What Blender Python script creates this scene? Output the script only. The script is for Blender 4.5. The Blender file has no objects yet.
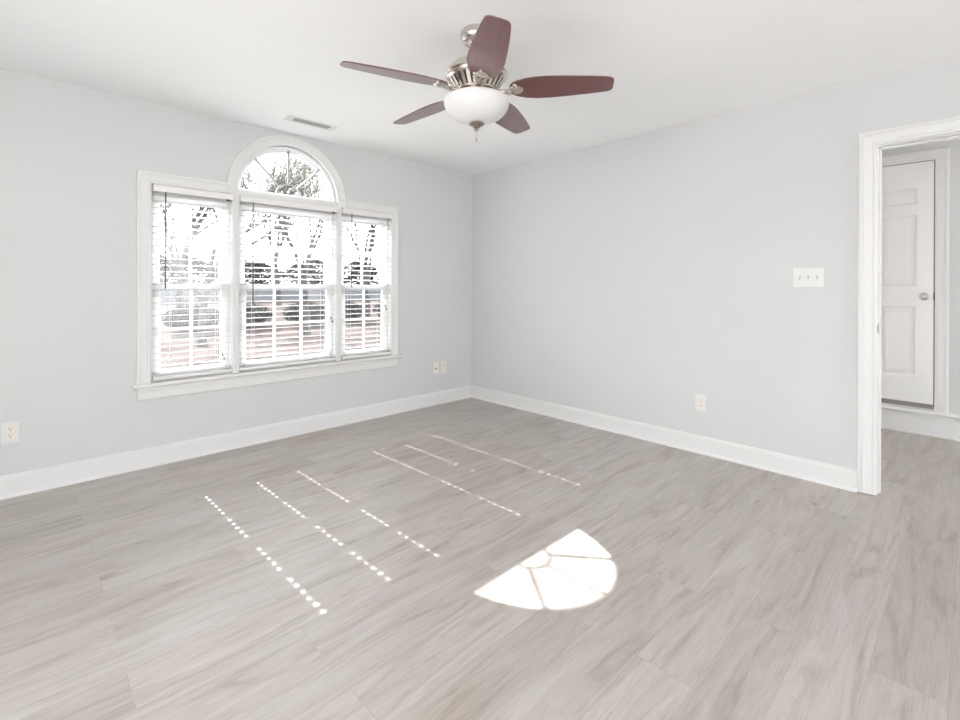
import bpy, bmesh, math, random
from mathutils import Vector, Matrix
PI = math.pi
random.seed(7)
C = bpy.context.scene.collection
S = bpy.context.scene

# ------------------------------------------------------------ camera
cam = bpy.data.objects.new('camera', bpy.data.cameras.new('camera'))
C.objects.link(cam)
S.camera = cam
YAW = 0.799704
cam.data.sensor_width = 36.0
cam.data.sensor_fit = 'HORIZONTAL'
cam.data.lens = 36.0 * 477.372 / 960.0
cam.data.shift_y = (286.449 - 360.0) / 960.0
cam.data.clip_start = 0.02
cam.data.clip_end = 400
cam.matrix_world = (Matrix.Translation((-3.59599, -3.83588, 1.2128)) @ Matrix.Rotation(YAW - PI / 2, 4, 'Z')
                    @ Matrix.Rotation(PI / 2, 4, 'X') @ Matrix.Rotation(0.0034, 4, 'Z'))

# ------------------------------------------------------------ world, sun, exposure
SKY = 2.8
SKY_BACK = 1.8
SUN = 6.2
S.view_settings.view_transform = 'Standard'
S.view_settings.look = 'None'
S.view_settings.gamma = 1.0
S.view_settings.use_curve_mapping = False
S.view_settings.exposure = 1.92

world = bpy.data.worlds.new('sky')
S.world = world
world.use_nodes = True
wn, wl = world.node_tree.nodes, world.node_tree.links
wn.clear()
w_out = wn.new('ShaderNodeOutputWorld')
w_bg = wn.new('ShaderNodeBackground')
w_bg.inputs['Strength'].default_value = SKY
w_tc = wn.new('ShaderNodeTexCoord')
w_sp = wn.new('ShaderNodeSeparateXYZ')
w_mr = wn.new('ShaderNodeMapRange')
w_mr.inputs['From Min'].default_value = -1
w_mr.inputs['From Max'].default_value = 1
w_cr = wn.new('ShaderNodeValToRGB')
els = w_cr.color_ramp.elements
els[0].position = 0.0;  els[0].color = (0.97, 0.965, 0.96, 1)
els[1].position = 1.0;  els[1].color = (0.78, 0.88, 1.0, 1)
for pos, col in ((0.46, (0.97, 0.965, 0.96, 1)), (0.52, (1.0, 0.995, 0.985, 1)), (0.7, (0.93, 0.965, 1.0, 1))):
    e = els.new(pos); e.color = col
wl.new(w_tc.outputs['Generated'], w_sp.inputs[0])
wl.new(w_sp.outputs['Z'], w_mr.inputs['Value'])
wl.new(w_mr.outputs[0], w_cr.inputs[0])
w_my = wn.new('ShaderNodeMapRange')            # the sky is brighter on the sun's side
w_my.interpolation_type = 'SMOOTHSTEP'
w_my.inputs['From Min'].default_value = -0.5
w_my.inputs['From Max'].default_value = 0.6
w_my.inputs['To Min'].default_value = SKY_BACK
w_my.inputs['To Max'].default_value = SKY
wl.new(w_sp.outputs['Y'], w_my.inputs['Value'])
wl.new(w_my.outputs[0], w_bg.inputs['Strength'])
wl.new(w_cr.outputs[0], w_bg.inputs['Color'])
wl.new(w_bg.outputs[0], w_out.inputs[0])

sun = bpy.data.objects.new('sun', bpy.data.lights.new('sun', 'SUN'))
C.objects.link(sun)
sun.data.energy = SUN
sun.data.color = (1.0, 0.975, 0.945)
sun.data.angle = math.radians(0.40)
SUN_DIR = Vector((0.027, -1.0, -0.785)).normalized()
sun.rotation_euler = SUN_DIR.to_track_quat('-Z', 'Y').to_euler()
sun.location = (-2.5, 12, 10)

# ------------------------------------------------------------ materials
def mat(name, col, rough=0.5, metal=0.0, spec=0.5, coat=0.0):
    m = bpy.data.materials.new(name); m.use_nodes = True
    b = m.node_tree.nodes['Principled BSDF']
    b.inputs['Base Color'].default_value = (*col, 1)
    b.inputs['Roughness'].default_value = rough
    b.inputs['Metallic'].default_value = metal
    b.inputs['Specular IOR Level'].default_value = spec
    b.inputs['Coat Weight'].default_value = coat
    return m

def N(m, kind, **kw):
    n = m.node_tree.nodes.new(kind)
    for k, v in kw.items(): setattr(n, k, v)
    return n

def noise_tint(m, col_a, col_b, scale, stretch=(1, 1, 1), detail=4, bump=0.0, bump_scale=None, lo=.3, hi=.7):
    """base colour varies between two tints by object-space noise; optional bump"""
    L = m.node_tree.links; b = m.node_tree.nodes['Principled BSDF']
    tc = N(m, 'ShaderNodeTexCoord'); mp = N(m, 'ShaderNodeMapping'); mp.inputs['Scale'].default_value = stretch
    no = N(m, 'ShaderNodeTexNoise'); no.inputs['Scale'].default_value = scale; no.inputs['Detail'].default_value = detail
    cr = N(m, 'ShaderNodeValToRGB')
    cr.color_ramp.elements[0].position = lo; cr.color_ramp.elements[0].color = (*col_a, 1)
    cr.color_ramp.elements[1].position = hi; cr.color_ramp.elements[1].color = (*col_b, 1)
    L.new(tc.outputs['Object'], mp.inputs[0]); L.new(mp.outputs[0], no.inputs['Vector'])
    L.new(no.outputs['Fac'], cr.inputs[0]); L.new(cr.outputs[0], b.inputs['Base Color'])
    if bump:
        n2 = N(m, 'ShaderNodeTexNoise'); n2.inputs['Scale'].default_value = bump_scale or scale * 4
        bp = N(m, 'ShaderNodeBump'); bp.inputs['Strength'].default_value = bump; bp.inputs['Distance'].default_value = 0.002
        L.new(mp.outputs[0], n2.inputs['Vector']); L.new(n2.outputs['Fac'], bp.inputs['Height']); L.new(bp.outputs[0], b.inputs['Normal'])
    return m

M = {}
M['wall'] = noise_tint(mat('wall_paint', (.6, .6, .6), .75, spec=.25), (.672, .677, .678), (.686, .691, .692), 1.5, bump=.06, bump_scale=260)
M['ceil'] = noise_tint(mat('ceiling_paint', (.85, .85, .85), .85, spec=.15), (.925, .93, .93), (.94, .945, .945), 2, bump=.05, bump_scale=200)
M['trim'] = mat('white_trim_paint', (.785, .785, .78), .42, spec=.35)
M['vinyl'] = mat('white_window_vinyl', (.82, .825, .83), .35)
M['muntin_shade'] = mat('shaded_grille_vinyl', (.34, .345, .35), .4)  # white fanlight bars; their backlit shade is put into this grey
M['slat'] = mat('blind_slat', (.73, .727, .72), .4)
M['rail'] = mat('blind_rail', (.84, .83, .80), .4)
M['cordw'] = mat('blind_cord', (.75, .75, .73), .7)
M['wand'] = mat('smoky_wand', (.10, .10, .105), .25)
M['black'] = mat('black_plastic', (.015, .014, .013), .4)
M['plate'] = mat('white_plastic', (.78, .78, .77), .38)
M['ivory'] = mat('ivory_plastic', (.88, .81, .70), .35)
M['slot'] = mat('socket_slot', (.10, .07, .05), .6)
M['door'] = mat('door_paint', (.85, .85, .84), .38)
M['nickel'] = noise_tint(mat('brushed_nickel', (.6, .53, .45), .27, metal=1.0), (.60, .555, .50), (.68, .635, .58), 40, (1, 1, 12))
M['darkm'] = mat('dark_vent_interior', (.035, .03, .027), .6)
M['vdark'] = mat('duct_interior', (.05, .05, .05), .8)

wood = mat('mahogany_blade', (.12, .03, .028), .30, spec=.5, coat=.6)
wood.node_tree.nodes['Principled BSDF'].inputs['Coat Roughness'].default_value = .24
wood.node_tree.nodes['Principled BSDF'].inputs['Coat IOR'].default_value = 1.7
wood.node_tree.nodes['Principled BSDF'].inputs['Coat Weight'].default_value = 1.0
M['wood'] = noise_tint(wood, (.080, .014, .015), (.150, .028, .027), 9, (1.2, 14, 14), detail=6)

# frosted bowl
fb = mat('frosted_glass_bowl', (.93, .92, .90), .28, spec=.5)
_b = fb.node_tree.nodes['Principled BSDF']; _o = fb.node_tree.nodes['Material Output']
_t = N(fb, 'ShaderNodeBsdfTranslucent'); _t.inputs['Color'].default_value = (.93, .92, .90, 1)
_m = N(fb, 'ShaderNodeMixShader'); _m.inputs[0].default_value = .22
fb.node_tree.links.new(_b.outputs[0], _m.inputs[1]); fb.node_tree.links.new(_t.outputs[0], _m.inputs[2]); fb.node_tree.links.new(_m.outputs[0], _o.inputs[0])
M['bowl'] = fb

# thin window glass: mostly clear with a weak mirror reflection
gl = bpy.data.materials.new('window_glass'); gl.use_nodes = True
gn = gl.node_tree.nodes; gn.clear()
_o = gn.new('ShaderNodeOutputMaterial'); _t = gn.new('ShaderNodeBsdfTransparent'); _t.inputs[0].default_value = (.94, .95, .95, 1)
_g = gn.new('ShaderNodeBsdfGlossy'); _g.inputs['Roughness'].default_value = .02
_m = gn.new('ShaderNodeMixShader'); _m.inputs[0].default_value = .05
gl.node_tree.links.new(_t.outputs[0], _m.inputs[1]); gl.node_tree.links.new(_g.outputs[0], _m.inputs[2]); gl.node_tree.links.new(_m.outputs[0], _o.inputs[0])
M['glass'] = gl

def make_floor_mat():
    m = mat('grey_oak_planks', (.45, .42, .4), .37, spec=.5)
    L = m.node_tree.links; b = m.node_tree.nodes['Principled BSDF']
    tc = N(m, 'ShaderNodeTexCoord')
    mp = N(m, 'ShaderNodeMapping'); mp.inputs['Location'].default_value = (.43, .012, 0)
    L.new(tc.outputs['Object'], mp.inputs[0])
    br = N(m, 'ShaderNodeTexBrick'); br.offset = .39; br.offset_frequency = 2; br.squash = 1.0
    for k, v in (('Color1', (0, 0, 0, 1)), ('Color2', (1, 1, 1, 1)), ('Mortar', (.5, .5, .5, 1))): br.inputs[k].default_value = v
    br.inputs['Scale'].default_value = 1.0; br.inputs['Mortar Size'].default_value = .0012; br.inputs['Mortar Smooth'].default_value = .3
    br.inputs['Bias'].default_value = 0.0; br.inputs['Brick Width'].default_value = 1.22; br.inputs['Row Height'].default_value = .18
    L.new(mp.outputs[0], br.inputs['Vector'])
    rnd = N(m, 'ShaderNodeSeparateColor'); L.new(br.outputs['Color'], rnd.inputs[0])
    # each board reads its grain from another place in the noise
    off = N(m, 'ShaderNodeCombineXYZ'); mu = N(m, 'ShaderNodeMath', operation='MULTIPLY'); mu.inputs[1].default_value = 37.0
    L.new(rnd.outputs['Red'], mu.inputs[0]); L.new(mu.outputs[0], off.inputs['Z']); L.new(mu.outputs[0], off.inputs['X'])
    va = N(m, 'ShaderNodeVectorMath', operation='ADD'); L.new(mp.outputs[0], va.inputs[0]); L.new(off.outputs[0], va.inputs[1])
    def grain(scale, st, detail, rough, dist):
        q = N(m, 'ShaderNodeMapping'); q.inputs['Scale'].default_value = st; L.new(va.outputs[0], q.inputs[0])
        n = N(m, 'ShaderNodeTexNoise'); n.inputs['Scale'].default_value = scale; n.inputs['Detail'].default_value = detail
        n.inputs['Roughness'].default_value = rough; n.inputs['Distortion'].default_value = dist
        L.new(q.outputs[0], n.inputs['Vector']); return n.outputs['Fac']
    g1 = grain(2.6, (.60, 4.2, 1), 6, .62, 1.6)
    g2 = grain(14.0, (.30, 8.0, 1), 6, .70, 1.0)
    g3 = grain(70.0, (.20, 4.0, 1), 3, .7, .2)
    g4 = grain(1.1, (.8, 2.2, 1), 2, .5, .4)
    def ramp(src, stops):
        cr = N(m, 'ShaderNodeValToRGB'); e = cr.color_ramp.elements
        e[0].position, e[0].color = stops[0][0], (*stops[0][1], 1); e[1].position, e[1].color = stops[-1][0], (*stops[-1][1], 1)
        for p, c in stops[1:-1]: x = e.new(p); x.color = (*c, 1)
        L.new(src, cr.inputs[0]); return cr.outputs[0]
    base = ramp(g1, [(.22, (.303, .265, .239)), (.36, (.410, .371, .342)), (.48, (.482, .445, .416)), (.60, (.522, .489, .464)), (.80, (.554, .526, .503))])
    def mixc(mode, a, b_, f):
        n = N(m, 'ShaderNodeMix', data_type='RGBA', blend_type=mode); n.inputs[0].default_value = f
        L.new(a, n.inputs[6]); L.new(b_, n.inputs[7]); return n.outputs[2]
    c = mixc('MULTIPLY', base, ramp(g2, [(.26, (.74, .72, .70)), (.40, (.93, .92, .915)), (.52, (1, 1, 1)), (.75, (1.04, 1.04, 1.04))]), .85)
    c = mixc('MULTIPLY', c, ramp(g3, [(.32, (.90, .895, .89)), (.52, (1, 1, 1))]), .8)
    c = mixc('MULTIPLY', c, ramp(g4, [(.30, (1.01, .985, .945)), (.52, (1, .995, .99)), (.72, (1.0, .985, .995))]), .9)
    c = mixc('MULTIPLY', c, ramp(rnd.outputs['Red'], [(0.0, (.91, .895, .88)), (.5, (1, .995, .985)), (1.0, (1.04, 1.035, 1.035))]), 1.0)
    # knots
    kq = N(m, 'ShaderNodeMapping'); kq.inputs['Scale'].default_value = (.8, 2.0, 1); L.new(va.outputs[0], kq.inputs[0])
    kv = N(m, 'ShaderNodeTexVoronoi'); kv.inputs['Scale'].default_value = 2.1; L.new(kq.outputs[0], kv.inputs['Vector'])
    c = mixc('MULTIPLY', c, ramp(kv.outputs['Distance'], [(.012, (.55, .51, .49)), (.055, (.93, .92, .915)), (.09, (1, 1, 1))]), .9)
    # board seams (mortar line of the brick pattern)
    c = mixc('MULTIPLY', c, ramp(br.outputs['Fac'], [(.0, (1, 1, 1)), (1.0, (.86, .845, .83))]), 1.0)
    L.new(c, b.inputs['Base Color'])
    bp = N(m, 'ShaderNodeBump'); bp.inputs['Strength'].default_value = .12; bp.inputs['Distance'].default_value = .001
    L.new(g2, bp.inputs['Height']); L.new(bp.outputs[0], b.inputs['Normal'])
    return m
M['floor'] = make_floor_mat()
M['ground'] = noise_tint(mat('leaf_litter', (.4, .33, .3), .95, spec=0.0), (.060, .046, .042), (.10, .081, .075), .9, detail=8, lo=.35, hi=.65)
M['road'] = noise_tint(mat('asphalt', (.2, .2, .21), .95, spec=0.0), (.032, .033, .036), (.042, .0425, .045), 3)
M['bark'] = noise_tint(mat('grey_bark', (.2, .17, .15), .9, spec=.1), (.05, .048, .046), (.085, .082, .079), 4, (1, 1, .3))
M['needles'] = noise_tint(mat('evergreen_needles', (.04, .055, .03), .9, spec=.1), (.015, .0155, .014), (.030, .0305, .028), 6)
M['leaf'] = noise_tint(mat('yellow_green_leaves', (.25, .24, .1), .8, spec=.2), (.15, .14, .09), (.22, .205, .14), 3)

# ------------------------------------------------------------ mesh helpers
class MB:
    def __init__(s): s.bm = bmesh.new()
    def box(s, x0, x1, y0, y1, z0, z1, bev=0.0, seg=2):
        r = bmesh.ops.create_cube(s.bm, size=1.0)
        vs = r['verts']
        for v in vs:
            v.co = Vector(((x0 + x1) / 2 + v.co.x * (x1 - x0), (y0 + y1) / 2 + v.co.y * (y1 - y0), (z0 + z1) / 2 + v.co.z * (z1 - z0)))
        if bev > 0:
            es = list({e for v in vs for e in v.link_edges})
            bmesh.ops.bevel(s.bm, geom=es, offset=bev, segments=seg, profile=.5, affect='EDGES')
        return s
    def poly_prism(s, pts, axis, a, b):
        """closed 2D outline pts extruded along axis from a to b; 2D coords are the other two axes in order"""
        def p3(p, t):
            q = list(p); q.insert(axis, t); return Vector(q)
        A = [s.bm.verts.new(p3(p, a)) for p in pts]; B = [s.bm.verts.new(p3(p, b)) for p in pts]
        n = len(pts)
        s.bm.faces.new(A); s.bm.faces.new(B[::-1])
        for i in range(n): s.bm.faces.new((A[i], B[i], B[(i + 1) % n], A[(i + 1) % n]))
        return s
    def tube(s, pts, r, n=8, r1=None, caps=True):
        pts = [Vector(p) for p in pts]; k = len(pts); rings = []
        up = None
        for i, p in enumerate(pts):
            d = (pts[min(i + 1, k - 1)] - pts[max(i - 1, 0)]).normalized()
            if up is None:
                up = Vector((0, 0, 1)) if abs(d.z) < .9 else Vector((1, 0, 0))
            u = d.cross(up).normalized(); w = u.cross(d).normalized(); up = w
            rr = r if r1 is None else r + (r1 - r) * i / (k - 1)
            rings.append([s.bm.verts.new(p + (u * math.cos(2 * PI * j / n) + w * math.sin(2 * PI * j / n)) * rr) for j in range(n)])
        for a, b in zip(rings, rings[1:]):
            for j in range(n): s.bm.faces.new((a[j], a[(j + 1) % n], b[(j + 1) % n], b[j]))
        if caps:
            s.bm.faces.new(rings[0][::-1]); s.bm.faces.new(rings[-1])
        return s
    def lathe(s, prof, n=48, c=(0, 0, 0), mtx=None):
        """profile of (r, z) about z; r = 0 closes to a point"""
        rings = []
        for r, z in prof:
            if r <= 1e-6: rings.append([s.bm.verts.new((c[0], c[1], c[2] + z))])
            else: rings.append([s.bm.verts.new((c[0] + r * math.cos(2 * PI * j / n), c[1] + r * math.sin(2 * PI * j / n), c[2] + z)) for j in range(n)])
        for a, b in zip(rings, rings[1:]):
            for j in range(n):
                k = (j + 1) % n
                if len(a) == 1 and len(b) == 1: continue
                if len(a) == 1: s.bm.faces.new((a[0], b[j], b[k]))
                elif len(b) == 1: s.bm.faces.new((a[j], a[k], b[0]))
                else: s.bm.faces.new((a[j], a[k], b[k], b[j]))
        if mtx is not None:
            vs = [v for rg in rings for v in rg]
            for v in vs: v.co = mtx @ v.co
        return s
    def sweep(s, path, prof, to3, closed_ends=True):
        """mitred moulding: path = 2D points of the inner edge, profile = (outward offset u, thickness t); to3(a, b, t) -> point.
        outward = left normal of the path direction"""
        P = [Vector(p) for p in path]; n = len(P); rings = []
        for i, p in enumerate(P):
            d0 = (P[i] - P[i - 1]).normalized() if i > 0 else None
            d1 = (P[i + 1] - P[i]).normalized() if i < n - 1 else None
            d0 = d0 or d1; d1 = d1 or d0
            n0 = Vector((-d0.y, d0.x)); n1 = Vector((-d1.y, d1.x))
            m = (n0 + n1); m = m / max(m.dot(n0), 1e-6)
            rings.append([s.bm.verts.new(to3(p.x + m.x * u, p.y + m.y * u, t)) for u, t in prof])
        k = len(prof)
        for a, b in zip(rings, rings[1:]):
            for j in range(k): s.bm.faces.new((a[j], a[(j + 1) % k], b[(j + 1) % k], b[j]))
        if closed_ends:
            s.bm.faces.new(rings[0][::-1]); s.bm.faces.new(rings[-1])
        return s
    def xf(s, m):
        for v in s.bm.verts: v.co = m @ v.co
        return s
    def build(s, name, material, parent=None, loc=None, smooth=None):
        bmesh.ops.recalc_face_normals(s.bm, faces=s.bm.faces[:])
        me = bpy.data.meshes.new(name); s.bm.to_mesh(me); s.bm.free()
        o = bpy.data.objects.new(name, me); C.objects.link(o)
        me.materials.append(material)
        if parent: o.parent = parent
        if loc: o.location = loc
        if smooth is not None:
            for p in me.polygons: p.use_smooth = True
            me.set_sharp_from_angle(angle=math.radians(smooth))
        return o

def empty(name, loc, rz=0):
    o = bpy.data.objects.new(name, None); C.objects.link(o); o.location = loc; o.rotation_euler = (0, 0, rz); o.empty_display_size = .1
    return o
def tag(o, label=None, cat=None, group=None, kind=None):
    if label: o['label'] = label
    if cat: o['category'] = cat
    if group: o['group'] = group
    if kind: o['kind'] = kind
    return o
def struct(o, label=None, cat=None): return tag(o, label, cat, kind='structure')

# ------------------------------------------------------------ room shell (corner of the room at the origin; window wall is y = 0, switch wall is x = 0)
H = 2.44
XL, YB = -5.3, -8.0            # how far the room runs behind the camera
TH = .14                        # window wall thickness
HX = 1.778                      # hall wall
DY0, DY1 = -3.456, -4.284       # clear doorway
struct(MB().box(XL, 6.2, YB, .0, -.1, 0).build('floor', M['floor']), 'light grey wood plank floor running through the doorway into the hall', 'floor')
struct(MB().box(XL, 6.2, YB, .0, H, H + .1).build('ceiling', M['ceil']), 'smooth white ceiling', 'ceiling')

ACX, ACZ, AR = -2.004, 1.932, .405       # arch centre and inner casing radius
OL, OR, OB, OT = -2.95, -1.046, .56, 1.895
def wall_with_hole():
    bm = bmesh.new()
    out = [(XL, 0), (XL, H), (.16, H), (.16, 0)]
    hr = AR + .012
    hole = [(OL - .01, OB - .012), (OL - .01, OT + .012), (ACX - hr, OT + .012)]
    hole += [(ACX + hr * math.cos(a), ACZ + hr * math.sin(a)) for a in [PI - PI * i / 40 for i in range(41)]]
    hole += [(ACX + hr, OT + .012), (OR + .01, OT + .012), (OR + .01, OB - .012)]
    es = []
    for loop in (out, hole):
        vs = [bm.verts.new((x, 0, z)) for x, z in loop]
        es += [bm.edges.new((vs[i], vs[(i + 1) % len(vs)])) for i in range(len(vs))]
    bmesh.ops.triangle_fill(bm, edges=es, use_beauty=True)
    r = bmesh.ops.extrude_face_region(bm, geom=bm.faces[:])
    for v in r['geom']:
        if isinstance(v, bmesh.types.BMVert): v.co.y = TH
    mb = MB(); mb.bm.free(); mb.bm = bm
    return mb
struct(wall_with_hole().build('wall_left', M['wall']), 'pale grey wall with the arched window', 'wall')
wr = MB()
wr.box(0, .12, DY0 + .018, 0, 0, H); wr.box(0, .12, YB, DY1 - .018, 0, H); wr.box(0, .12, DY1 - .018, DY0 + .018, 2.06, H)
struct(wr.build('wall_right', M['wall']), 'pale grey wall with the switch plate and the doorway', 'wall')
wb = MB()
wy0, wy1, wz0, wz1 = -4.8, -2.0, .2, 2.0        # added daylight opening, unseen behind the camera, placed to light the walls
wb.box(XL - .1, XL, YB, wy0, 0, H); wb.box(XL - .1, XL, wy1, TH, 0, H); wb.box(XL - .1, XL, wy0, wy1, 0, wz0); wb.box(XL - .1, XL, wy0, wy1, wz1, H)
struct(wb.build('wall_side', M['wall']), 'pale grey wall with an added daylight opening, unseen behind the camera', 'wall')
struct(MB().box(XL, -1.7, YB - .1, YB, 0, H).build('wall_back', M['wall']), 'pale grey wall added across part of the unseen back to limit daylight', 'wall')  # unseen; added to shut out part of the daylight from the back
struct(MB().box(HX, HX + .1, YB, 0, 0, H).build('wall_hall', M['wall']), 'pale grey hall wall seen through the doorway', 'wall')

we = MB()                       # end wall of the hall; its unseen opening is added to light it
we.box(.16, 1.9, 0, TH, 0, .85); we.box(.16, 1.9, 0, TH, 2.15, H); we.box(.16, .35, 0, TH, .85, 2.15); we.box(1.6, 1.9, 0, TH, .85, 2.15)
struct(we.build('wall_front', M['wall']), 'pale grey end wall of the hall with an added daylight opening', 'wall')

# mouldings
BASE = [(0, 0), (0, .028), (.006, .0275), (.013, .024), (.018, .017), (.02, .0145), (.105, .0145), (.112, .012), (.118, .0115), (.124, .007), (.127, .006), (.127, 0)]
def baseboard(name, a, b, fn, label):
    """profile stands on the floor: u is height, t is thickness"""
    s = MB(); rings = []
    for q in (a, b): rings.append([s.bm.verts.new(fn(q, t, u)) for u, t in BASE])
    k = len(BASE)
    for j in range(k): s.bm.faces.new((rings[0][j], rings[0][(j + 1) % k], rings[1][(j + 1) % k], rings[1][j]))
    s.bm.faces.new(rings[0]); s.bm.faces.new(rings[1][::-1])
    return struct(s.build(name, M['trim']), label, 'baseboard')
baseboard('baseboard_left', XL, 0, lambda q, t, u: Vector((q, -t, u)), 'white baseboard under the window wall')
baseboard('baseboard_right', DY0 + .0885, 0, lambda q, t, u: Vector((-t, q, u)), 'white baseboard along the wall with the switch')
baseboard('baseboard_hall', YB, -3.745, lambda q, t, u: Vector((HX - t, q, u * 1.18)), 'white baseboard on the hall wall right of the raised door')
baseboard('baseboard_back', YB, DY1 - .105, lambda q, t, u: Vector((-t, q, u)), 'white baseboard beyond the doorway')

CAS = [(0, 0), (0, .010), (.003, .0125), (.010, .0125), (.014, .0105), (.018, .0135), (.034, .0145), (.046, .0165), (.052, .0185), (.056, .0165), (.060, .0205), (.070, .021), (.075, .019), (.077, .014), (.077, 0)]
to_w = lambda a, b, t: Vector((a, -t, b))                   # on the window wall
# casing round the whole window group: side legs, heads and the arch
c = MB()
c.sweep([(OL, OB), (OL, OT), (ACX - AR - .03, OT)], CAS, to_w)
c.sweep([(ACX + AR + .03, OT), (OR, OT), (OR, OB)], CAS, to_w)
c.sweep([(ACX - AR, OT)] + [(ACX + AR * math.cos(a), ACZ + AR * math.sin(a)) for a in [PI - PI * i / 48 for i in range(49)]] + [(ACX + AR, OT)],
        [(u, t + .002 if t else 0) for u, t in CAS], to_w)
struct(c.build('trim_1', M['trim'], smooth=25), 'white moulded casing around the three windows and the arch', 'trim')
# mullion boards between the windows
ML, MR = (-2.441, -2.396), (-1.608, -1.563)
for i, (a, b) in enumerate((ML, MR)):
    m = MB().box(a, b, -.012, .10, OB, OT + .004, .002)
    m.box(a + .010, a + .015, -.016, -.010, OB, OT, .0015); m.box(b - .015, b - .010, -.016, -.010, OB, OT, .0015)
    struct(m.build('trim_%d' % (i + 2), M['trim']), ('white mullion between the left and middle windows', 'white mullion between the middle and right windows')[i], 'trim')
# transom between middle window and arch
t = MB().box(ACX - AR, ACX + AR, -.010, .11, 1.893, 1.932, .002)
struct(t.build('trim_4', M['trim']), 'white transom bar under the arched window', 'trim')
# stool and apron
st = MB()
st.poly_prism([(.10, .535), (-.040, .535), (-.046, .539), (-.048, .5475), (-.046, .556), (-.040, .560), (.10, .560)], 0, -3.05, -.943)
struct(st.build('trim_5', M['trim'], smooth=40), 'white window stool running under all three windows', 'trim')
ap = MB().poly_prism([(0, .449), (-.010, .449), (-.014, .455), (-.015, .50), (-.018, .515), (-.018, .535), (0, .535)], 0, -3.022, -.975)
struct(ap.build('trim_6', M['trim']), 'white apron board under the window stool', 'trim')

# ------------------------------------------------------------ windows
def sash(parent, x0, x1, z0, z1, y0, y1, cols, bot):
    st_, tp = .040, .036
    f = MB()
    f.box(x0, x0 + st_, y0, y1, z0, z1, .003); f.box(x1 - st_, x1, y0, y1, z0, z1, .003)
    f.box(x0 + st_ - .001, x1 - st_ + .001, y0, y1, z0, z0 + bot, .003); f.box(x0 + st_ - .001, x1 - st_ + .001, y0, y1, z1 - tp, z1, .003)
    so = f.build('sash', M['vinyl'], parent)
    gx0, gx1, gz0, gz1 = x0 + st_, x1 - st_, z0 + bot, z1 - tp
    ym = (y0 + y1) / 2
    g = MB(); g.box(gx0 - .004, gx1 + .004, ym - .002, ym + .002, gz0 - .004, gz1 + .004)
    g.build('pane', M['glass'], so)
    mu = MB()
    for i in range(1, cols):
        x = gx0 + (gx1 - gx0) * i / cols; mu.box(x - .009, x + .009, ym - .008, ym + .008, gz0, gz1, .002)
    z = (gz0 + gz1) / 2; mu.box(gx0, gx1, ym - .0075, ym + .0075, z - .009, z + .009, .002)
    mu.build('grille', M['vinyl'], so)
MEET = 1.205
for i, (x0, x1, cols, lab) in enumerate(((OL, ML[0], 2, 'narrow double-hung window on the far left of the group'),
                                         (ML[1], MR[0], 3, 'wide middle double-hung window under the arch'),
                                         (MR[1], OR, 2, 'narrow double-hung window nearest the room corner'))):
    w = empty('window_%d' % (i + 1), ((x0 + x1) / 2, 0, OB)); struct(w, 'white ' + lab, 'window')
    fr = MB(); fw = .026
    top = OT if i != 1 else 1.893
    fr.box(x0, x0 + fw, .036, .13, OB, top); fr.box(x1 - fw, x1, .036, .13, OB, top); fr.box(x0 + fw, x1 - fw, .036, .13, OB, OB + .012); fr.box(x0 + fw, x1 - fw, .036, .13, top - .065, top)
    fr.box(x0, x0 + .006, 0, .036, OB, top); fr.box(x1 - .006, x1, 0, .036, OB, top)
    dx = -(x0 + x1) / 2
    fr.xf(Matrix.Translation((dx, 0, -OB))).build('window_frame', M['vinyl'], w)
    a, b = dx + x0 + fw, dx + x1 - fw
    sash(w, a, b, .012, MEET + .018 - OB, .040, .072, cols, .060)          # lower sash, inner track
    sash(w, a, b, MEET - .018 - OB, top - .065 - OB, .076, .108, cols, .036)  # upper sash, outer track
# arched fanlight
w = empty('window_4', (ACX, 0, ACZ)); struct(w, 'half-round fanlight above the middle window', 'window')
fr = MB()
arc = lambda r, n=48, z0=0: [(r * math.cos(PI - PI * i / n), r * math.sin(PI - PI * i / n) + z0) for i in range(n + 1)]
GR = .367
fr.sweep([(-GR, 0)] + arc(GR)[1:-1] + [(GR, 0)], [(0, .0), (0, .034), (.010, .040), (.018, .040), (.020, .058), (.040, .062), (.040, .0)], lambda a, b, t: Vector((a, .10 - t, b)))
fr.box(-.405, .405, .036, .10, 0, .022, .003)
fr.build('window_frame', M['vinyl'], w, smooth=25)
g = MB(); g.poly_prism(arc(GR + .006), 1, .056, .060); g.build('pane', M['glass'], w)
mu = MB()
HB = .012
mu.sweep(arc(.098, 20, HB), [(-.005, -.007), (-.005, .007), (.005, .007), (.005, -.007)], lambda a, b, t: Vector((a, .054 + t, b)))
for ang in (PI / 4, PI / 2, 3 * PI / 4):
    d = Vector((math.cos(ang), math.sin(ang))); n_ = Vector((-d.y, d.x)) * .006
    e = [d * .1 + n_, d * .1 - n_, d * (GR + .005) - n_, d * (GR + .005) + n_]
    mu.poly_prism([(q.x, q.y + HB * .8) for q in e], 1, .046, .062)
mu.build('grille', M['muntin_shade'], w)

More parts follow.
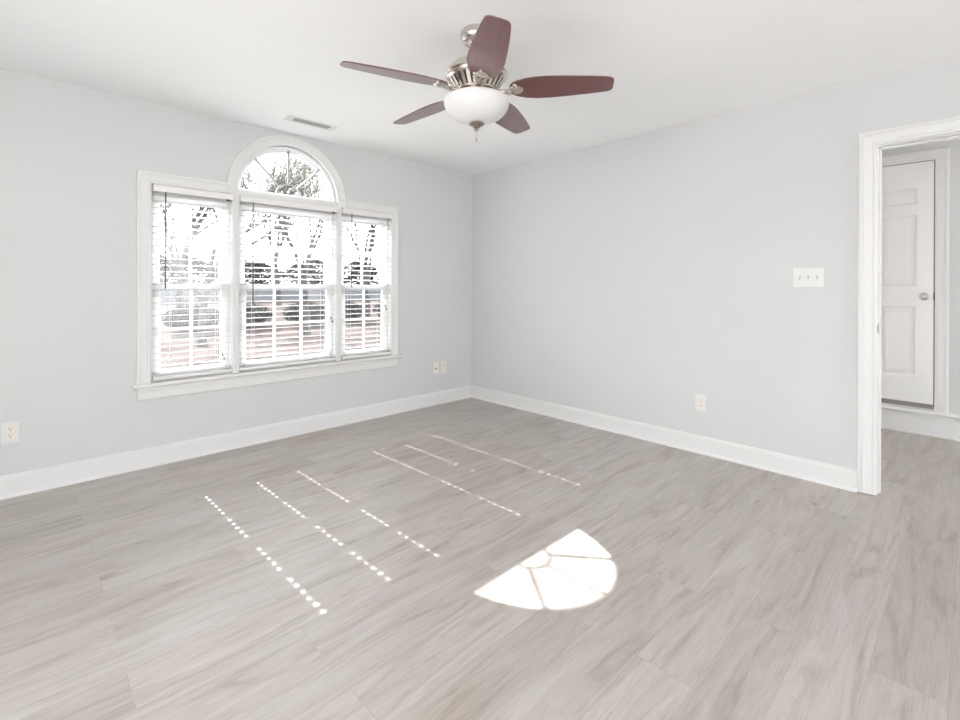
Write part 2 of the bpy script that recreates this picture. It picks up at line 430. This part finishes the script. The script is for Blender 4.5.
# ------------------------------------------------------------ blinds
TILT = math.radians(6.0)      # room-side edge a little higher, which keeps the sun off the floor
PITCH = .0431
def make_blind(x0, x1, lad, label, wand_x, wand_end, cord_x, cord_end, lock_x):
    root = empty('window_blind', ((x0 + x1) / 2, .0, 1.893))
    tag(root, label, 'blind', 'white slatted blinds on the windows')
    ox = (x0 + x1) / 2
    L = lambda x: x - ox
    Z = lambda z: z - 1.893
    yc = .006
    # valance with returns, over the head rail
    v = MB(); v.box(L(x0), L(x1), -.031, -.024, Z(1.843), Z(1.890), .002); v.box(L(x0), L(x0) + .006, -.024, .03, Z(1.845), Z(1.889)); v.box(L(x1) - .006, L(x1), -.024, .03, Z(1.845), Z(1.889))
    v.box(L(x0), L(x1), -.034, -.030, Z(1.882), Z(1.890), .0015); v.box(L(x0), L(x1), -.034, -.030, Z(1.843), Z(1.849), .0015)
    v.build('valance', M['rail'], root)
    h = MB().box(L(x0) + .008, L(x1) - .008, -.020, .030, Z(1.850), Z(1.888), .002); h.build('head_rail', M['rail'], root)
    # slats: crowned strips pierced by a route hole at each ladder
    half, thk, crown = .0254, .0026, .0016
    zs = []; z = 1.826
    while z > .618: zs.append(z); z -= PITCH
    sl = MB(); bm = sl.bm
    us = [-half, -.0185, -.0110, 0, .0110, .0185, half]
    us = sorted(set(us))
    hw, hd = .0065, .0110
    xs = [L(x0) + .004]
    for q in lad: xs += [L(q) - hw, L(q) + hw]
    xs += [L(x1) - .004]
    ct, sn = math.cos(TILT), math.sin(TILT)
    for zc in zs:
        def pt(x, u, top):
            h_ = crown * (1 - (u / half) ** 2) + (thk / 2 if top else -thk / 2)
            # u > 0 is towards the room
            return Vector((x, yc - (u * ct - h_ * sn), Z(zc) + u * sn + h_ * ct))
        T = [[bm.verts.new(pt(x, u, True)) for u in us] for x in xs]; B = [[bm.verts.new(pt(x, u, False)) for u in us] for x in xs]
        nx, nu = len(xs), len(us)
        solid = lambda i, j: 0 <= i < nx - 1 and 0 <= j < nu - 1 and not (i % 2 == 1 and us[j] >= -hd - 1e-6 and us[j + 1] <= hd + 1e-6)
        for i in range(nx - 1):
            for j in range(nu - 1):
                if not solid(i, j): continue
                bm.faces.new((T[i][j], T[i + 1][j], T[i + 1][j + 1], T[i][j + 1])); bm.faces.new((B[i][j], B[i][j + 1], B[i + 1][j + 1], B[i + 1][j]))
                for di, dj, e in ((-1, 0, ((i, j), (i, j + 1))), (1, 0, ((i + 1, j), (i + 1, j + 1))), (0, -1, ((i, j), (i + 1, j))), (0, 1, ((i, j + 1), (i + 1, j + 1)))):
                    if not solid(i + di, j + dj):
                        (p, q), (r, s_) = e; bm.faces.new((T[p][q], T[r][s_], B[r][s_], B[p][q]))
    sl.build('slats', M['slat'], root)
    br = MB().box(L(x0) + .004, L(x1) - .004, yc - .027, yc + .027, Z(.576), Z(.596), .004); br.build('bottom_rail', M['rail'], root)
    for q in lad:
        k = MB()
        for y in (yc - half - .001, yc + half + .001): k.tube([(L(q), y, Z(1.85)), (L(q), y, Z(.59))], .0008, 5)
        for zc in zs: k.tube([(L(q), yc - half - .001, Z(zc) + half * sn - .003), (L(q), yc + half + .001, Z(zc) - half * sn - .003)], .0005, 4)
        k.build('ladder_cord', M['cordw'], root)
    wd = MB().tube([(L(wand_x), -.040, Z(1.842)), (L(wand_x), -.040, Z(wand_end + .09))], .0042, 8); wd.tube([(L(wand_x), -.040, Z(wand_end + .09)), (L(wand_x), -.040, Z(wand_end))], .0048, 8)
    wd.build('tilt_wand', M['wand'], root)
    co = MB()
    for k in (-.004, .004): co.tube([(L(cord_x) + k * .5, -.039, Z(1.842)), (L(cord_x) + k, -.039, Z(cord_end + .02))], .0009, 5)
    co_o = co.build('lift_cord', M['cordw'], root)
    ta = MB(); ta.lathe([(0, .022), (.003, .021), (.0055, .006), (.0062, 0), (0, -.002)], 12, (L(cord_x) - .004, -.039, Z(cord_end)))
    ta.lathe([(0, .022), (.003, .021), (.0055, .006), (.0062, 0), (0, -.002)], 12, (L(cord_x) + .006, -.039, Z(cord_end - .028)))
    tag(ta.build('tassel', M['wand'], co_o, smooth=40), 'dark pull tassels')
    lk = MB().box(L(lock_x) - .011, L(lock_x) + .011, -.036, -.020, Z(1.836), Z(1.845), .002); tag(lk.build('cord_lock', M['black'], root), 'black cord lock')
    return root
make_blind(-2.940, -2.446, (-2.832, -2.547), 'white slatted blind over the narrow left window, its wand ending at the meeting rail', -2.872, 1.19, -2.513, .70, -2.480)
make_blind(-2.391, -1.613, (-2.292, -1.733), 'widest white slatted blind, hanging below the arched fanlight', -2.308, 1.075, -1.668, .93, -1.650)
make_blind(-1.558, -1.051, (-1.482, -1.176), 'white slatted blind over the narrow window nearest the room corner', -1.480, 1.20, -1.130, 1.02, -1.095)

# ------------------------------------------------------------ doorway
to_r = lambda a, b, t: Vector((-t, a, b))                  # on the switch wall; a = y
CASD = [(u * .083 / .077, t * 1.05) for u, t in CAS]
DT = 2.043
d = MB()
d.sweep([(DY1 - .006, .006), (DY1 - .006, DT), (DY0 + .006, DT), (DY0 + .006, .006)], CASD, to_r)
struct(d.build('trim_7', M['trim'], smooth=25), 'white moulded casing around the doorway', 'trim')
CASH = [(u * .083 / .077, t * 1.05) for u, t in CAS]
d = MB(); d.sweep([(DY0 + .016, .006), (DY0 + .016, DT), (DY1 - .006, DT), (DY1 - .006, .006)], [(-u, t) for u, t in CASH], lambda a, b, t: Vector((.12 + t, a, b)))
struct(d.build('trim_8', M['trim'], smooth=25), 'white moulded casing on the hall side of the doorway', 'trim')
j = MB()
j.box(0, .12, DY0, DY0 + .018, .004, DT - .006); j.box(0, .12, DY1 - .018, DY1, .004, DT - .006); j.box(0, .12, DY1 - .018, DY0 + .018, DT - .006, DT + .014)
j.box(.045, .080, DY0 - .010, DY0, .004, DT - .006, .002); j.box(.045, .080, DY1, DY1 + .010, .004, DT - .006, .002); j.box(.045, .080, DY1, DY0, DT - .016, DT - .006, .002)
jo = struct(j.build('trim_9', M['trim']), 'white door jamb with stop lining the doorway', 'trim')
sp = MB().box(.012, .040, DY0 - .0025, DY0 + .001, .945, 1.003, .001); sp.box(-.002, .014, DY0 - .0035, DY0 + .001, .958, .990, .001)
tag(sp.build('strike_plate', mat('dull_steel', (.30, .29, .28), .4, metal=.6), jo), 'metal strike plate in the jamb')

# hall door: a raised attic-style door
FX = HX - .018                 # face plane of the hall casing
DR, DW, DB, DTP = -3.622, .762, .262, 2.252
hd = empty('door_1', (HX, DR + DW / 2, DB)); struct(hd, 'white six-panel door raised above the hall floor', 'door')
Lh = lambda y: y - (DR + DW / 2)
# slab with recessed, raised-field panels, built as a grid of faces
ys = [DR, DR + .100, DR + .332, DR + .430, DR + .662, DR + DW]
zs_ = [DB, .475, 1.057, 1.229, 1.815, 1.908, 2.046, DTP]
s = MB(); bm = s.bm; fx = -.016
V = lambda x, y, z: bm.verts.new((x, Lh(y), z - DB))
for i in range(5):
    for k in range(7):
        y0, y1, z0, z1 = ys[i], ys[i + 1], zs_[k], zs_[k + 1]
        if i in (1, 3) and k in (1, 3, 5):
            ringsp = []
            for ins, dep in ((0, 0), (.009, .011), (.016, .012), (.046, .002), (.050, .0015)):
                ringsp.append([V(fx + dep, a, b) for a, b in ((y0 + ins, z0 + ins), (y1 - ins, z0 + ins), (y1 - ins, z1 - ins), (y0 + ins, z1 - ins))])
            for A, B in zip(ringsp, ringsp[1:]):
                for q in range(4): bm.faces.new((A[q], A[(q + 1) % 4], B[(q + 1) % 4], B[q]))
            bm.faces.new(ringsp[-1])
        else:
            bm.faces.new([V(fx, a, b) for a, b in ((y0, z0), (y1, z0), (y1, z1), (y0, z1))])
bmesh.ops.remove_doubles(bm, verts=bm.verts[:], dist=1e-5)
for (ya, yb, za, zb) in ((DR, DR, DB, DTP), (DR + DW, DR + DW, DB, DTP)):
    bm.faces.new([V(fx, ya, za), V(fx, ya, zb), V(fx + .015, ya, zb), V(fx + .015, ya, za)])
for zz in (DB, DTP):
    bm.faces.new([V(fx, DR, zz), V(fx, DR + DW, zz), V(fx + .015, DR + DW, zz), V(fx + .015, DR, zz)])
s.build('door_panel', M['door'], hd)
kn = MB()
rot = Matrix.Translation((fx, Lh(-3.566), 1.143 - DB)) @ Matrix.Rotation(-PI / 2, 4, 'Y')
kn.lathe([(0, 0), (.032, 0), (.032, .004), (.028, .008), (.012, .011), (.010, .03), (.016, .036), (.026, .044), (.029, .054), (.026, .064), (.015, .071), (0, .072)], 28, mtx=rot)
kn.build('door_knob', M['nickel'], hd, smooth=40)
la = MB().box(fx - .002, fx + .004, Lh(DR) - .006, Lh(DR) + .001, 1.112 - DB, 1.170 - DB); tag(la.build('latch_plate', M['slot'], hd), 'dark latch at the door edge')
# hall door surround
hc = MB()
yi0, yi1 = DR - .007, DR + DW + .007
hc.sweep([(yi0, .206), (yi0, DTP + .008), (yi1, DTP + .008), (yi1, .206)], [(u, t * .95) for u, t in CASD], lambda a, b, t: Vector((HX - t, a, b)))
struct(hc.build('trim_10', M['trim'], smooth=25), 'white casing around the raised hall door', 'trim')
sh = MB().box(HX - .004, HX, yi0, DR, DB - .02, DTP + .012); sh.box(HX - .004, HX, DR, yi1, DTP, DTP + .012); sh.box(HX - .004, HX, DR, yi1, DB - .04, DB)
struct(sh.build('trim_11', mat('door_gap_shade', (.30, .27, .25), .7)), 'grey strip painted as the shaded gap around the raised hall door', 'trim')  # solid strip; the shade of the door gap is its colour
si = MB().poly_prism([(HX, .178), (HX - .034, .178), (HX - .040, .184), (HX - .041, .192), (HX - .038, .201), (HX - .032, .206), (HX, .206)], 1, -3.768, -2.75)
si.xf(Matrix.Identity(4))
struct(si.build('trim_12', M['trim']), 'white sill nosing under the raised hall door', 'trim')
ao = MB().box(HX - .018, HX, -3.745, -2.78, .0, .178, .002); ao.box(HX - .028, HX - .017, -3.745, -2.78, 0, .02, .004)
struct(ao.build('trim_13', M['trim']), 'white riser board between the hall floor and the raised door sill', 'trim')

# ------------------------------------------------------------ wall plates
def plate(root, wd_, ht, y=0):
    p = MB(); p.box(-wd_ / 2, wd_ / 2, -.006, 0, -ht / 2, ht / 2, .0028, 3)
    return p.build('faceplate', M['plate'], root)
def screw(root, x, z):
    m = Matrix.Translation((x, -.006, z)) @ Matrix.Rotation(PI / 2, 4, 'X')
    MB().lathe([(.0035, 0), (.0035, .0007), (.002, .0014), (0, .0015)], 12, mtx=m).build('screw', M['plate'], root)
def receptacle(root, z):
    r = MB(); pts = []
    for i in range(32):
        a = 2 * PI * i / 32; pts.append((.0172 * math.cos(a), max(-.0142, min(.0142, .0172 * math.sin(a)))))
    r.poly_prism([(a, b + z) for a, b in pts], 1, -.009, -.0055)
    ro = r.build('receptacle', M['ivory'], root)
    h = MB(); h.box(-.0077, -.0052, -.0094, -.0088, z - .001, z + .0085); h.box(.0052, .0077, -.0094, -.0088, z - .0002, z + .0078)
    h.lathe([(.0032, 0), (.0032, .0006), (0, .0006)], 14, mtx=Matrix.Translation((0, -.0088, z - .0078)) @ Matrix.Rotation(PI / 2, 4, 'X'))
    h.build('slots', M['slot'], ro)
def outlet(loc, rz, label, wd_=.080, ht=.124):
    r = empty('wall_outlet', loc, rz); tag(r, label, 'outlet', 'electrical outlets on the walls')
    plate(r, wd_, ht); receptacle(r, .0195); receptacle(r, -.0195); screw(r, 0, 0)
outlet((-3.617, 0, .368), 0, 'white outlet plate with ivory sockets on the window wall, left of the window')
outlet((-.398, 0, .374), 0, 'white outlet plate with ivory sockets beside the cable jack near the room corner', .078, .126)
outlet((0, -2.461, .368), -PI / 2, 'white outlet plate with ivory sockets on the wall below the light switches')
r = empty('cable_jack_plate', (-.499, 0, .374)); tag(r, 'ivory wall plate with one small dark cable jack, left of the corner outlet', 'wall plate')
p = MB().box(-.039, .039, -.006, 0, -.063, .063, .0028, 3); p.build('faceplate', mat('cream_plastic', (.84, .80, .70), .35), r)
MB().lathe([(.008, 0), (.008, .002), (.0055, .002), (.0055, .009), (.003, .009), (0, .008)], 14, mtx=Matrix.Translation((0, -.006, -.008)) @ Matrix.Rotation(PI / 2, 4, 'X')).build('jack', M['slot'], r)
screw(r, 0, .042); screw(r, 0, -.042)
r = empty('light_switch', (0, -3.118, 1.2765), -PI / 2); tag(r, 'white three-gang plate with three toggle switches beside the doorway', 'light switch')
plate(r, .166, .124)
for k, up in ((-1, -1), (0, 1), (1, 1)):
    x = k * .046
    g = MB().box(x - .0052, x + .0052, -.0068, -.0055, -.012, .012); g.build('switch_slot', mat('switch_slot_grey', (.45, .45, .44), .5), r)
    tg = MB().box(-.0042, .0042, -.014, 0, -.0045, .0045, .0012); tg.xf(Matrix.Translation((x, -.006, 0)) @ Matrix.Rotation(up * math.radians(28), 4, 'X'))
    tg.build('toggle', M['plate'], r)
    screw(r, x, .030); screw(r, x, -.030)

# ------------------------------------------------------------ ceiling register
r = empty('ceiling_vent', (-2.0, -.368, H)); tag(r, 'white air register with short dark louvre slots in the ceiling by the arched window', 'vent')
vx, vy, ix, iy = .186, .062, .140, .042
f = MB(); rings = []
for hx, hy, z in ((vx, vy, 0), (vx, vy, -.004), (vx - .002, vy - .002, -.005), (ix, iy, -.0052), (ix, iy, -.0005)):
    rings.append([f.bm.verts.new((sx * hx, sy * hy, z)) for sx, sy in ((-1, -1), (1, -1), (1, 1), (-1, 1))])
for A, B in zip(rings, rings[1:]):
    for q in range(4): f.bm.faces.new((A[q], A[(q + 1) % 4], B[(q + 1) % 4], B[q]))
f.build('frame', M['plate'], r)
MB().box(-ix, ix, -iy, iy, -.0016, -.0004).build('duct', M['vdark'], r)
lv = MB(); n = 16
for i in range(n + 1):
    x = -ix + 2 * ix * i / n; lv.poly_prism([(x - .0045, -.0054), (x + .0035, -.0054), (x + .0050, -.0018), (x + .0020, -.0018)], 1, -iy, iy)
lv.build('louvres', M['plate'], r)

# ------------------------------------------------------------ ceiling fan
FXY = (-2.006, -2.172)
fan = empty('ceiling_fan', (FXY[0], FXY[1], H)); tag(fan, 'five-blade ceiling fan with dark red wood blades, nickel motor and frosted bowl light', 'ceiling fan')
q = lambda z: z - H
MB().lathe([(0, 0), (.074, 0), (.077, -.004), (.077, -.012), (.079, -.018), (.079, -.030), (.075, -.042), (.066, -.052), (.056, -.056), (.050, -.054), (.040, -.060), (.028, -.072), (.020, -.076), (0, -.076)], 48).build('canopy', M['nickel'], fan, smooth=35)
MB().lathe([(.0125, -.07), (.0125, q(2.285))], 20).build('downrod', M['nickel'], fan, smooth=60)
mo = MB().lathe([(0, q(2.302)), (.030, q(2.302)), (.036, q(2.294)), (.060, q(2.289)), (.098, q(2.280)), (.124, q(2.268)), (.138, q(2.252)), (.144, q(2.238)), (.150, q(2.234)), (.151, q(2.226)), (.146, q(2.222)), (.142, q(2.212)), (.132, q(2.205)), (0, q(2.205))], 64).build('motor_housing', M['nickel'], fan, smooth=32)
MB().lathe([(0, q(2.206)), (.122, q(2.206)), (.088, q(2.156)), (0, q(2.156))], 64).build('vent_core', M['darkm'], mo, smooth=30)
fn = MB(); nf = 26
for i in range(nf):
    a = 2 * PI * i / nf
    f_ = MB(); f_.poly_prism([(.118, q(2.207)), (.134, q(2.207)), (.097, q(2.154)), (.084, q(2.154))], 1, -.0085, .0085)
    f_.xf(Matrix.Rotation(a, 4, 'Z'))
    me = bpy.data.meshes.new('t'); f_.bm.to_mesh(me); f_.bm.free(); fn.bm.from_mesh(me); bpy.data.meshes.remove(me)
fn.build('vent_fins', M['nickel'], mo)
MB().lathe([(0, q(2.158)), (.098, q(2.158)), (.101, q(2.153)), (.098, q(2.148)), (.070, q(2.146)), (.062, q(2.138)), (.075, q(2.131)), (.100, q(2.127)), (.118, q(2.123)), (.120, q(2.117)), (0, q(2.115))], 48).build('light_fitter', M['nickel'], fan, smooth=35)
bowl = [(.120, q(2.118)), (.136, q(2.117)), (.149, q(2.114)), (.1555, q(2.109)), (.1580, q(2.103))]
for i in range(1, 15):
    a = i / 14 * PI / 2 * .94; bowl.append((.158 * math.cos(a) ** .92, q(2.103) - .105 * math.sin(a)))
bowl.append((0, q(1.997)))
MB().lathe(bowl, 64).build('light_bowl', M['bowl'], fan, smooth=50)
fi = MB().lathe([(0, q(2.004)), (.036, q(2.000)), (.038, q(1.996)), (.034, q(1.990)), (.022, q(1.986)), (.017, q(1.978)), (.009, q(1.973)), (.011, q(1.968)), (.009, q(1.963)), (0, q(1.961))], 32).build('finial', mat('aged_nickel', (.36, .31, .26), .3, metal=1.0), fan, smooth=35)
pc = MB().tube([(0, 0, q(1.963)), (0, 0, q(1.925))], .0013, 6); pc.lathe([(0, q(1.927)), (.003, q(1.925)), (.0048, q(1.917)), (.004, q(1.911)), (0, q(1.909))], 12)
pc.build('pull_chain', M['nickel'], fi, smooth=40)

def blade_mesh():
    RT, R0, hw_ = .640, .158, None
    outl = []
    prof = [(R0, .0), (R0 + .004, .026), (R0 + .018, .045), (.200, .059), (.240, .072), (.290, .079), (.350, .079), (.430, .073), (.520, .064), (.590, .055), (.618, .050), (.632, .043), (.639, .030), (RT, .0)]
    up = [(r_, w_) for r_, w_ in prof]; lo = [(r_, -w_) for r_, w_ in prof[-2:0:-1]]
    b = MB(); b.poly_prism(up + lo, 2, -.003, .003)
    return b
def iron_mesh():
    m = MB()
    m.tube([(.085, 0, -.004), (.115, 0, -.012), (.145, 0, -.014), (.172, 0, -.006)], .011, 10, .009)
    for s_ in (-1, 1): m.tube([(.130, 0, -.013), (.158, s_ * .016, -.012), (.182, s_ * .028, -.005)], .007, 8, .006)
    m.lathe([(0, -.016), (.016, -.0155), (.024, -.012), (.029, -.007), (.029, -.0035), (0, -.0035)], 28, (.196, 0, 0))
    for s_ in (-1, 1): m.lathe([(0, -.009), (.009, -.008), (.011, -.0045), (0, -.0035)], 14, (.184, s_ * .030, 0))
    return m
A0 = math.radians(-53.0); PITCHB = math.radians(12.5)
SKEW = [math.radians(a) for a in (-.4, 1.0, 0, .2, -1.9)]
for i in range(5):
    # the trailing edge hangs lower: seen from below, the right-hand blade shows its face
    rot = (Matrix.Translation((0, 0, q(2.156))) @ Matrix.Rotation(A0 + i * 2 * PI / 5 + SKEW[i], 4, 'Z') @ Matrix.Rotation(math.radians(.6), 4, 'Y') @ Matrix.Rotation(-PITCHB, 4, 'X'))
    if i == 0:
        bo = blade_mesh().build('blade', M['wood'], fan); io = iron_mesh().build('blade_iron', M['nickel'], bo, smooth=40)
        b0, i0 = bo, io
    else:
        bo = b0.copy(); C.objects.link(bo); bo.parent = fan
        io = i0.copy(); C.objects.link(io); io.parent = bo
    bo.matrix_local = rot
tag(fan)

# ------------------------------------------------------------ outside: the yard, rising to a road and a wood beyond it
TER = [(.5, -.55), (14, -.55), (24, .15), (45, 1.1), (130, 1.1)]
def gz(y):
    for (a, za), (b, zb) in zip(TER, TER[1:]):
        if y <= b: return za + (zb - za) * max(0, y - a) / (b - a)
    return TER[-1][1]
g = MB().poly_prism([(y, z) for y, z in TER] + [(130, -1.2), (.5, -1.2)], 0, -60, 110)
struct(g.build('ground_outside', M['ground']), 'pinkish leaf-strewn yard outside the windows', 'ground')
g = MB().poly_prism([(25, gz(25) - .05), (25, gz(25) + .03), (44, gz(44) + .03), (44, gz(44) - .05)], 0, -60, 110)
struct(g.build('road_outside', M['road']), 'grey road on the rise beyond the yard', 'road')

DEPTH = 7
def grow(mb, tips, p, d, length, rad, depth, rng):
    pts = [p]; dd = d.copy(); n = 3
    for _ in range(n):
        dd = (dd + Vector((rng.uniform(-.16, .16), rng.uniform(-.16, .16), rng.uniform(-.02, .12)))).normalized(); pts.append(pts[-1] + dd * length / n)
    mb.tube(pts, rad, 6 if depth < 2 else (4 if depth < 4 else 3), rad * .62, caps=False)
    if depth >= DEPTH:
        tips.append(pts[-1]); return
    k = rng.choice((2, 3, 3)) if depth else 4
    for i in range(k):
        ang = rng.uniform(.30, .66); ax = Vector((rng.uniform(-1, 1), rng.uniform(-1, 1), .2)).normalized().cross(dd).normalized()
        nd = (Matrix.Rotation(ang, 3, ax) @ dd); nd.z += .16; nd.normalize()
        grow(mb, tips, pts[rng.choice((-1, -1, -2))], nd, length * rng.uniform(.66, .82), rad * .58, depth + 1, rng)
def bare_tree(x, y, h, seed, label, leafy=0):
    rng = random.Random(seed)
    root = empty('bare_tree', (x, y, gz(y))); tag(root, label, 'tree', 'bare winter trees outside the windows')
    mb = MB(); tips = []
    grow(mb, tips, Vector((0, 0, -.05)), Vector((rng.uniform(-.05, .05), 0, 1)), h * .28, h * .019, 0, rng)
    mb.build('trunk_and_branches', M['bark'], root)
    if leafy:
        lm = MB()
        for t_ in tips:
            for _ in range(leafy):
                c_ = t_ + Vector((rng.gauss(0, .22), rng.gauss(0, .22), rng.gauss(0, .18))); a = Vector((rng.uniform(-1, 1), rng.uniform(-1, 1), rng.uniform(-1, 1))).normalized(); b_ = a.orthogonal().normalized()
                w_ = rng.uniform(.02, .042)
                lm.bm.faces.new([lm.bm.verts.new(c_ + a * w_), lm.bm.verts.new(c_ + b_ * w_ * .6), lm.bm.verts.new(c_ - a * w_), lm.bm.verts.new(c_ - b_ * w_ * .6)])
        lm.build('foliage', M['leaf'], root)
bare_tree(.3, 11.8, 7.0, 3, 'bare grey tree seen behind the left window', 2)
bare_tree(4.0, 13.0, 7.6, 11, 'thinly leaved yellow-green tree filling the arched fanlight', 9)
bare_tree(9.1, 17.4, 8.4, 35, 'bare grey tree seen behind the right window', 2)
bare_tree(1.8, 21.2, 8.8, 15, 'bare grey tree behind the left edge of the middle window', 2)
bare_tree(7.0, 23.4, 9.4, 21, 'bare grey tree standing farthest back behind the middle window', 2)

def evergreen(x, y, h, w_, seed, label):
    rng = random.Random(seed)
    root = empty('evergreen_tree', (x, y, gz(y))); tag(root, label, 'tree', 'dark evergreens along the far edge of the yard')
    MB().tube([(0, 0, -.05), (0, 0, h * .9)], .07, 7, .02).build('trunk', M['bark'], root)
    lm = MB(); n = 1300
    for _ in range(n):
        t_ = rng.random() ** .8; rr = w_ * (1 - t_ ** 3.2) * (.55 + .45 * rng.random()) * .5 + .05; a = rng.uniform(0, 2 * PI)
        c_ = Vector((rr * math.cos(a), rr * math.sin(a), .12 + t_ * (h - .15))); o_ = Vector((math.cos(a), math.sin(a), rng.uniform(-.4, .5))).normalized(); s_ = Vector((-math.sin(a), math.cos(a), rng.uniform(-.3, .3))).normalized()
        L_ = rng.uniform(.28, .55)
        lm.bm.faces.new([lm.bm.verts.new(c_ - o_ * L_ * .6), lm.bm.verts.new(c_ + s_ * L_ * .45), lm.bm.verts.new(c_ + o_ * L_), lm.bm.verts.new(c_ - s_ * L_ * .45)])
    lm.build('foliage', M['needles'], root)
ORD = ('leftmost', 'second from left', 'third from left', 'fourth from left', 'fifth from left')
for i in range(5):
    evergreen(8.5 + 6.6 * i, 50, (3.0, 2.7, 3.2, 2.9, 3.1)[i], 6.2, 50 + i, '%s of the bushy evergreens in the nearer row beyond the road' % ORD[i])
for i in range(5):
    evergreen(8.0 + 8.0 * i, 59, (3.3, 3.6, 3.2, 3.7, 3.4)[i], 6.8, 60 + i, '%s of the bushy evergreens in the farther row beyond the road' % ORD[i])
for i in range(5):
    x, y, h, w_ = (.9, 3.0, 5.1, 7.2, 9.4)[i], (15.4, 16.0, 15.5, 16.1, 15.6)[i], (1.0, .95, 1.05, .98, 1.05)[i], 2.05
    rng = random.Random(90 + i)
    root = empty('yard_shrub', (x, y, gz(y))); tag(root, '%s of the low dark shrubs across the yard outside the windows' % ORD[i], 'shrub', 'low shrubs in the yard')
    MB().tube([(0, 0, -.03), (0, 0, h * .6)], .03, 6, .012).build('stem', M['bark'], root)
    lm = MB()
    for _ in range(1500):
        u = Vector((rng.gauss(0, 1), rng.gauss(0, 1), rng.gauss(0, 1))).normalized() * rng.uniform(.5, 1)
        c_ = Vector((u.x * (w_ / 2 - .1), u.y * (w_ / 2 - .1), h / 2 + u.z * (h / 2 - .06))); a = Vector((rng.uniform(-1, 1), rng.uniform(-1, 1), rng.uniform(-1, 1))).normalized(); b_ = a.orthogonal().normalized(); k = rng.uniform(.05, .10)
        lm.bm.faces.new([lm.bm.verts.new(c_ + a * k), lm.bm.verts.new(c_ + b_ * k * .6), lm.bm.verts.new(c_ - a * k), lm.bm.verts.new(c_ - b_ * k * .6)])
    lm.build('foliage', M['needles'], root)
